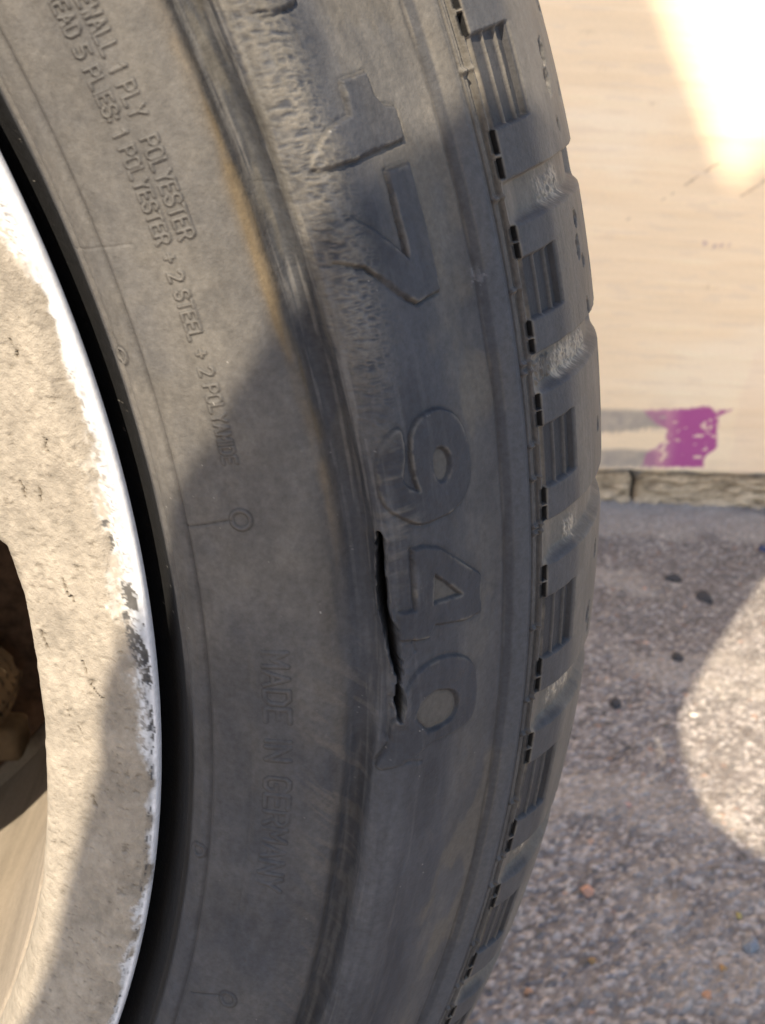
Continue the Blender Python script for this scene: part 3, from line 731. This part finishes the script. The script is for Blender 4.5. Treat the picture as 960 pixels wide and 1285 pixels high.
# ------------------------------------------------------------------ ground
def asphalt_patch():
    us = np.arange(-.09, .37, .0016); ys = np.arange(.16, 1.08, .0016)
    nx, ny = len(us), len(ys)
    Ug, Yg = np.meshgrid(us, ys, indexing='ij')
    Xg = .36 + .38 * (Yg - .24) + Ug
    cell = .0035
    h = np.zeros(Xg.shape); rnd_id = np.zeros(Xg.shape); best = np.full(Xg.shape, 9.0)
    wxp = Xg + .0018 * (fbm(Xg * 400, Yg * 400, 401, 2) - .5) * 2; wyp = Yg + .0018 * (fbm(Xg * 300, Yg * 300, 409, 2) - .5) * 2
    ix = np.floor(wxp / cell).astype(int); iy = np.floor(wyp / cell).astype(int)
    for dx in (-1, 0, 1):
        for dy in (-1, 0, 1):
            jx, jy = ix + dx, iy + dy
            sx = (jx + _h(jx, jy, 1)) * cell; sy = (jy + _h(jx, jy, 2)) * cell
            sz = .55 + .6 * _h(jx, jy, 3)
            d = np.hypot(wxp - sx, wyp - sy) / cell / sz
            m = d < best
            best = np.where(m, d, best); rnd_id = np.where(m, _h(jx, jy, 4), rnd_id)
    stone = sst(.75, .35, best)
    big = fbm(Xg * 12, Yg * 12, 421, 4); mid = fbm(Xg * 55, Yg * 55, 427, 4)
    h = .0022 * stone * (.3 + .7 * ((rnd_id * 7.3) % 1)) + .004 * (big - .5) + .003 * (mid - .5)
    base = np.array([.238, .211, .194])
    Cg = np.broadcast_to(base, Xg.shape + (3,)).copy()
    Cg *= (.45 + .75 * mid)[..., None]
    var = (.38 + 1.2 * ((rnd_id * 13.7) % 1))
    Cg = Cg * (1 - stone[..., None] * .85) + (np.array([.325, .290, .262]) * var[..., None]) * stone[..., None] * .85
    Cg = Cg * (1 - .26 * sst(.40, .75, Yg + .1 * (big - .5)))[..., None]
    Cg = mixc(Cg, (.44, .40, .35), stone * (((rnd_id * 31.1) % 1) > .93) * .85)
    Cg = mixc(Cg, (.36, .19, .11), stone * (((rnd_id * 57.7) % 1) > .99) * .7)
    Cg = mixc(Cg, (.07, .065, .06), stone * (((rnd_id * 91.3) % 1) > .93) * .8)
    Cg = mixc(Cg, (.30, .265, .24), .45 * sst(.95, 1.04, Yg + .08 * big))                  # dusty towards the footing
    Cg = mixc(Cg, (.13, .11, .10), .55 * sst(.60, .72, fbm(Xg * 70, Yg * 70, 433, 4)) * sst(.35, .6, fbm(Xg * 9, Yg * 9, 439, 2) + .25 * sst(.6, .85, Yg)))
    Cg = mixc(Cg, (.44, .39, .33), .35 * sst(.5, .7, big))
    edge = sst(-.09, -.07, Ug) * (1 - sst(.35, .37, Ug)) * sst(.16, .18, Yg) * (1 - sst(1.06, 1.08, Yg))
    co = np.stack([Xg, Yg, h * edge + .002], -1).reshape(-1, 3)
    o = mesh_np('asphalt', co, grid_quads(nx, ny), M_ASPHALT, None, np.clip(Cg, .02, .8).reshape(-1, 3))
    tag(o, kind='structure')
asphalt_patch()
g = 120.0
o = mesh_np('ground', np.array([(-g, -g, -.006), (g, -g, -.006), (g, g, -.006), (-g, g, -.006)], float), np.array([[0, 1, 2, 3]]), M_GROUND)
tag(o, kind='structure')

# picture point -> point on the plane y = const or z = const
def cast(u, v, y=None, z=None):
    d = ROT @ np.array([(u - 480) / FPX, -(v - 642.5) / FPX, -1.0]); c0 = CAM + np.array([0, 0, HUB])
    k = (y - c0[1]) / d[1] if y is not None else (z - c0[2]) / d[2]
    return c0 + k * d

# brake caliper behind the wheel window
cp = cast(-8, 872, y=.185)
def caliper():
    import bmesh
    bm = bmesh.new()
    prof_ = [(-.050, -.016), (-.030, -.022), (.004, -.020), (.014, -.008), (.013, .006), (.004, .016), (-.030, .021), (-.050, .016)]
    n = 7; rings = []
    for k in range(n):
        v_ = k / (n - 1); sc = .80 + .2 * math.sin(math.pi * v_); yy = -.018 + .036 * v_
        rings.append([bm.verts.new((a * sc * .62, yy, b * sc * .55)) for a, b in prof_])
    for k in range(n - 1):
        for i_ in range(len(prof_)):
            j_ = (i_ + 1) % len(prof_); bm.faces.new((rings[k][i_], rings[k][j_], rings[k + 1][j_], rings[k + 1][i_]))
    bm.faces.new(rings[0][::-1]); bm.faces.new(rings[-1])
    bmesh.ops.recalc_face_normals(bm, faces=bm.faces)
    bmesh.ops.bevel(bm, geom=bm.edges[:], offset=.004, segments=4, affect='EDGES')
    me = bpy.data.meshes.new('caliper'); bm.to_mesh(me); bm.free()
    for p in me.polygons: p.use_smooth = True
    me.materials.append(M_TAN)
    o = bpy.data.objects.new('caliper', me); COL.objects.link(o); o.parent = brake
    o.location = Vector(cp) - Vector(BR); o.rotation_euler = (0, math.radians(38), 0)
    bevel_box('bracket', (cp[0] - .075, cp[1] - .006, cp[2] - .026), (cp[0] + .010, cp[1] + .010, cp[2] - .012), M_TAN, brake, bev=.004, off=BR)
caliper()

# footing: two rough stone blocks under the board
YF = cast(860, 632, z=.003)[1]                 # front face of the footing
YB = YF - .010                                  # front face of the board
ZB = cast(860, 592, y=YB)[2]                    # bottom edge of the board
def footing_block(x0, x1, seed):
    xs = np.linspace(x0, x1, max(8, int((x1 - x0) / .003)));
    sec = np.r_[[(0.0, -.004)], [(0.0, z_) for z_ in np.linspace(.0, ZB - .012, 14)], [(.002, ZB - .009), (.006, ZB - .007)], [(y_, ZB - .006) for y_ in np.linspace(.012, .16, 12)], [(.162, -.004)]]
    Xf = np.repeat(xs[:, None], len(sec), 1); k = np.arange(len(sec))[None] * 3.0 + 0 * Xf
    n_ = fbm(Xf * 60, k / 4, seed, 4); n5 = fbm(Xf * 220, k / 1.5, seed + 5, 3)
    e = np.minimum(Xf - x0, x1 - Xf); rd = .009 * (.5 + n_) * np.clip(1 - e / .008, 0, 1) ** 2
    Yf = YF + sec[None, :, 0] - .014 * (n_ - .5) - .004 * (n5 - .5) - .012 * sst(.012, .0, sec[None, :, 1]) * n_ + rd
    Zf = np.repeat(sec[None, :, 1], len(xs), 0) - rd * (sec[None, :, 1] > .01)
    Cf = np.array([.47, .36, .24]) * (.55 + .8 * n_ + .5 * (n5 - .5))[..., None]
    Cf = mixc(Cf, (.12, .09, .06), .45 * sst(.55, .7, fbm(Xf * 90, k / 5, seed + 9, 3)))
    co = np.stack([Xf, Yf, Zf], -1).reshape(-1, 3)
    return mesh_np('footing_stone', co, grid_quads(len(xs), len(sec)), M_CONC, None, Cf.reshape(-1, 3))
xj = cast(797, 605, y=YF)[0]
o = footing_block(-.5, xj - .0015, 501); tag(o, 'rough brown footing stone left of the dark joint below the board, mostly behind the tyre', 'stone', 'footing stones')
o = footing_block(xj + .0025, 1.6, 521); tag(o, 'long rough brown footing stone right of the dark joint below the board', 'stone', 'footing stones')

# ------------------------------------------------------------------ pale board
def board():
    xs = np.r_[np.linspace(-.6, .46, 20)[:-1], np.arange(.46, .92, .0016), np.linspace(.92, 1.7, 14)]
    zs = np.r_[np.arange(ZB, .66, .0016), np.linspace(.66, 1.25, 14)]
    nx, nz = len(xs), len(zs)
    Xb, Zb = np.meshgrid(xs, zs, indexing='ij')
    gr = fbm(Xb * 9, Zb * 210, 601, 4); gr2 = fbm(Xb * 25, Zb * 500, 607, 3); big = fbm(Xb * 7, Zb * 12, 611, 4)
    wv = Zb + .012 * (fbm(Xb * 6, Zb * 6, 613, 3) - .5)
    gr3 = fbm(Xb * 9, wv * 70, 617, 4)
    Cb = np.array([.90, .67, .425]) * (.98 + .08 * (gr - .5) + .07 * (gr2 - .5) + .10 * (gr3 - .5))[..., None]
    Cb = mixc(Cb, (.92, .74, .52), .5 * sst(.45, .7, big))
    Cb = mixc(Cb, (.76, .58, .40), .45 * sst(.60, .75, fbm(Xb * 30, Zb * 160, 619, 4)))
    def bp(pts, ox, oy, sc): return np.array([(lambda p: (p[0], p[2]))(cast(ox + u / sc, oy + v / sc, y=YB)) for u, v in pts]) * 1000
    xb, zb = Xb * 1000, Zb * 1000
    nn = fbm(xb / 8, zb / 8, 631, 4); nf = fbm(xb / 2.5, zb / 2.5, 641, 3)
    # crack and knots
    L = bp([(830,485),(760,530),(700,572),(640,610),(540,665)], 560, 0, 2.4)
    Cb = mixc(Cb, (.36, .24, .15), .7 * bump(line_dist(xb + 3 * (nn - .5), zb + 3 * (nf - .5), L), 0, 1.1) * sst(.35, .55, nn))
    L = bp([(890,590),(960,545),(1010,510)], 560, 0, 2.4)
    Cb = mixc(Cb, (.40, .27, .17), .5 * bump(line_dist(xb + 3 * (nn - .5), zb + 3 * (nf - .5), L), 0, 1.6))
    L = bp([(770,730),(800,742),(850,738)], 560, 0, 2.4)
    Cb = mixc(Cb, (.34, .22, .27), .75 * bump(line_dist(xb, zb, L), 0, 2.2) * sst(.42, .6, nf))
    for (u, v) in ((1030 / 2.4 - 0, 0),):
        pass
    for (u, v, r_) in ((735, 40, 3), (755, 88, 2.5), (740, 350, 2.5), (820, 130, 2.2), (890, 360, 3)):
        p = bp([(u, v)], 0, 0, 1)[0]
        Cb = mixc(Cb, (.52, .36, .22), .5 * bump(np.hypot((xb - p[0]) / 2.2, zb - p[1]), 0, r_) * sst(.4, .6, nf))
    # paint
    pur = poly_sdf(xb + 6 * (nn - .5), zb + 4 * (nf - .5), bp([(350,140),(560,130),(680,118),(700,140),(790,138),(725,172),(725,200),(715,330),(660,370),(650,425),(520,425),(340,425),(370,350),(470,290),(460,230),(395,190)], 720, 480, 4))
    gry = np.maximum(poly_sdf(xb + 6 * (nn - .5), zb + 4 * (nf - .5), bp([(60,135),(300,140),(460,150),(470,220),(330,235),(200,250),(60,250)], 720, 480, 4)),
                     poly_sdf(xb + 6 * (nn - .5), zb + 4 * (nf - .5), bp([(60,345),(230,335),(400,345),(420,425),(60,425)], 720, 480, 4)))
    holes = sst(.64, .72, fbm(xb / 7, zb / 5, 653, 4))
    Cb = mixc(Cb, (.27, .235, .205), .74 * sst(-4.0, 3.0, gry + 3 * (nf - .5)) * (.8 + .4 * nn))
    purple = np.array([.40, .085, .235])
    uu = bp([(400, 200), (560, 200)], 720, 480, 4)
    fade = .62 + .38 * sst(uu[0][0], uu[1][0], xb)
    Cb = mixc(Cb, purple, np.clip(sst(-1.5, 1.5, pur) * fade * (1 - .7 * holes), 0, 1))
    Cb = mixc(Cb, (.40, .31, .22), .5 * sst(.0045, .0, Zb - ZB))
    Cb = mixc(Cb, (.76, .53, .38), .22 * sst(0, 6, poly_sdf(xb + 9 * (nn - .5), zb, bp([(925,500),(945,440),(1040,400),(1040,640),(905,640)], 0, 0, 1))))
    yd = .0012 * (gr3 - .5) + .0005 * (gr - .5)
    Zo = Zb.copy()
    Zo[:, 0] += .0035 * (fbm(xs * 30, xs * 0, 661, 4) - .5) * 2
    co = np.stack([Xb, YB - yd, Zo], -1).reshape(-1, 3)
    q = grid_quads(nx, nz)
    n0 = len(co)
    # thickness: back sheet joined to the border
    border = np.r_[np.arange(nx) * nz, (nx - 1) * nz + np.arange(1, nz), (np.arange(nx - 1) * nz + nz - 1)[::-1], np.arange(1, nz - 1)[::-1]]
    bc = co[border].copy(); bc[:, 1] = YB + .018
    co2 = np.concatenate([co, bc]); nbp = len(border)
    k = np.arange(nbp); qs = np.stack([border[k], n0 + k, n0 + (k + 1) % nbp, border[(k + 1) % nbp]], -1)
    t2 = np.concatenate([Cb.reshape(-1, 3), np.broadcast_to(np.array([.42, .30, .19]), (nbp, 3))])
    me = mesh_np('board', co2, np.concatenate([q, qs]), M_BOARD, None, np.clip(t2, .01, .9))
    tag(me, 'pale upright wooden board with purple and grey paint at its lower edge, on footing stones', 'board')
board()

# ------------------------------------------------------------------ loose stones
def pebble(u, v, size, col, label, cat, group='loose pebbles on the asphalt', seed=0, name='pebble'):
    import bmesh
    p = cast(u, v, z=.006)
    bm = bmesh.new(); bmesh.ops.create_icosphere(bm, subdivisions=3, radius=1)
    rs = np.random.RandomState(seed); ax = rs.rand(3) * .5 + .75; ax[2] *= .75
    pl = [(rs.randn(3), rs.uniform(.55, .9)) for _ in range(9)]
    for vt in bm.verts:
        c = np.array(vt.co)
        for nrm, dd in pl:
            n_ = nrm / np.linalg.norm(nrm); e = c @ n_ - dd
            if e > 0: c = c - n_ * e * .85
        vt.co = Vector(c * ax * size)
    me = bpy.data.meshes.new(name); bm.to_mesh(me); bm.free()
    m = material('stone_colour', color=col, rough=.8, var=(700, .7, 1.3), bumps=((1500, .0004, .5),))
    me.materials.append(m)
    o = bpy.data.objects.new(name, me); COL.objects.link(o)
    o.location = (p[0], p[1], .002 + size * .25); o.rotation_euler = (0, 0, seed * 1.3)
    tag(o, label, cat, group)
blk = (.040, .038, .040); org = (.40, .22, .13)
PEB = [(845, 724, .0078, blk, 'black stone nearest below the board, in the shade'), (885, 748, .0080, blk, 'black stone just left of the sunlit corner of asphalt'),
       (850, 822, .0070, blk, 'black stone left of the bulge of sunlit asphalt'), (772, 880, .0056, blk, 'small black stone beside the tread in the shade'),
       (958, 686, .0060, (.035, .045, .10), 'dark blue stone at the right border above the sunlit asphalt'),
       (737, 1113, .0036, (.46, .25, .17), 'bright orange pebble in the middle of the lower asphalt'), (744, 1200, .0026, (.30, .18, .08), 'brown orange pebble below the bright orange one'),
       (664, 1238, .0024, org, 'tiny orange pebble near the tyre at the bottom'), (789, 1006, .0034, (.45, .29, .24), 'pinkish pebble left of the sunlit asphalt'),
       (928, 1143, .0026, (.36, .28, .10), 'yellow pebble by the grey stone'), (943, 1182, .0058, (.20, .21, .23), 'largest grey angular stone at the lower right'),
       (909, 1210, .0027, (.36, .21, .09), 'amber chip left below the grey stone'), (889, 1244, .0034, (.40, .22, .13), 'orange chip lowest at the right'),
       (810, 736, .0033, (.52, .27, .19), 'pale pink pebble close to the tread, upper asphalt'), (872, 893, .0036, (.55, .50, .44), 'white pebble at the tip of the sunlit asphalt'),
       (812, 803, .0030, (.5, .33, .24), 'beige pebble between two black stones')]
for i, (u, v, sz, c, lb) in enumerate(PEB):
    pebble(u, v, sz, c, lb, 'stone', seed=i + 3)

# ------------------------------------------------------------------ two added sheets, unseen behind the viewpoint, cut to cast the shade edges
_p = Vector((0, 0, 1)).cross(SUNV).normalized(); _qv = SUNV.cross(_p)
def sunplane(P): P = Vector(P); return (P.dot(_p), P.dot(_qv))
def on_tyre(u, v):
    a, s_ = look(u, v); r, aa, _, _ = prof(np.array([s_])); t = math.radians(a)
    return sunplane((r[0] * math.cos(t), -aa[0], r[0] * math.sin(t) + HUB))
def on_rim(u, v): return sunplane(cast(u, v, y=0.003))
def on_ground(u, v): return sunplane(cast(u, v, z=.002))
def on_board(u, v): return sunplane(cast(u, v, y=YB))
def shade_sheet(name, poly, dist, label, stakes):
    """upright-facing sheet cut to an outline, on two stakes pushed into the ground"""
    import bmesh
    poly = [Vector((0, 0, 0)) + _p * a + _qv * b + SUNV * dist for a, b in poly]
    th = SUNV * .006
    bm = bmesh.new()
    f0 = [bm.verts.new(p) for p in poly]; f1 = [bm.verts.new(p + th) for p in poly]
    bm.faces.new(f0); bm.faces.new(f1[::-1])
    for i in range(len(poly)):
        j = (i + 1) % len(poly); bm.faces.new((f0[i], f1[i], f1[j], f0[j]))
    bmesh.ops.recalc_face_normals(bm, faces=bm.faces)
    bmesh.ops.triangulate(bm, faces=bm.faces[:])
    base = Vector((sum(p.x for p in poly) / len(poly), sum(p.y for p in poly) / len(poly), 0))
    for v in bm.verts: v.co -= base
    me = bpy.data.meshes.new('sheet'); bm.to_mesh(me); bm.free(); me.materials.append(M_BLOCKER)
    root = empty(name, base); tag(root, label, 'blocker')
    o = bpy.data.objects.new('sheet', me); COL.objects.link(o); o.parent = root
    for a, b in stakes:
        p = _p * a + _qv * b + SUNV * (dist + .02)
        bevel_box('stake', (p.x - .012, p.y - .012, -.02), (p.x + .012, p.y + .012, p.z), M_BLOCKER, root, bev=.002, off=base)
chainA = [on_rim(15, 1284), on_rim(30, 1270), on_rim(62, 1200), on_rim(86, 1100), on_rim(114, 1015), on_rim(136, 960), on_rim(134, 905), on_rim(147, 860),
          on_tyre(213, 680), on_tyre(217, 630), on_tyre(228, 598), on_tyre(267, 546), on_tyre(292, 487), on_tyre(330, 425), on_tyre(350, 370),
          on_tyre(385, 340), on_tyre(437, 240), on_tyre(479, 205), on_tyre(533, 170), on_tyre(570, 140), on_tyre(610, 112), on_tyre(650, 112), on_tyre(690, 150), on_tyre(722, 188)]
chainG = [on_ground(960, 725), on_ground(905, 803), on_ground(868, 870), on_ground(854, 900), on_ground(855, 935), on_ground(870, 985), on_ground(895, 1030), on_ground(935, 1063), on_ground(975, 1082)]
polyA = chainA + [(.2495, .440), (.243, .451), (.222, .468), (.17, .488), (.08, .56), (.08, .82), (.35, .82), (.33, .78)] + chainG + [(.45, .37), (.45, .02), (.15, .02), (.163, .20)]
shade_sheet('small_shade_blocker', polyA, .55, 'small added plywood sheet on two stakes behind the viewpoint', [(.42, .06), (.22, .06)])
polyB = [(-.22, .70), (.42, .745), (.42, 1.32), on_board(975, 172), on_board(938, 203), on_board(917, 226), on_board(895, 170), on_board(875, 110), on_board(850, 50), on_board(830, 0), on_board(800, -80), (-.22, 1.26)]
shade_sheet('large_shade_blocker', polyB, 3.8, 'large added plywood sheet high on two stakes behind the viewpoint', [(.40, .80), (-.20, .75)])
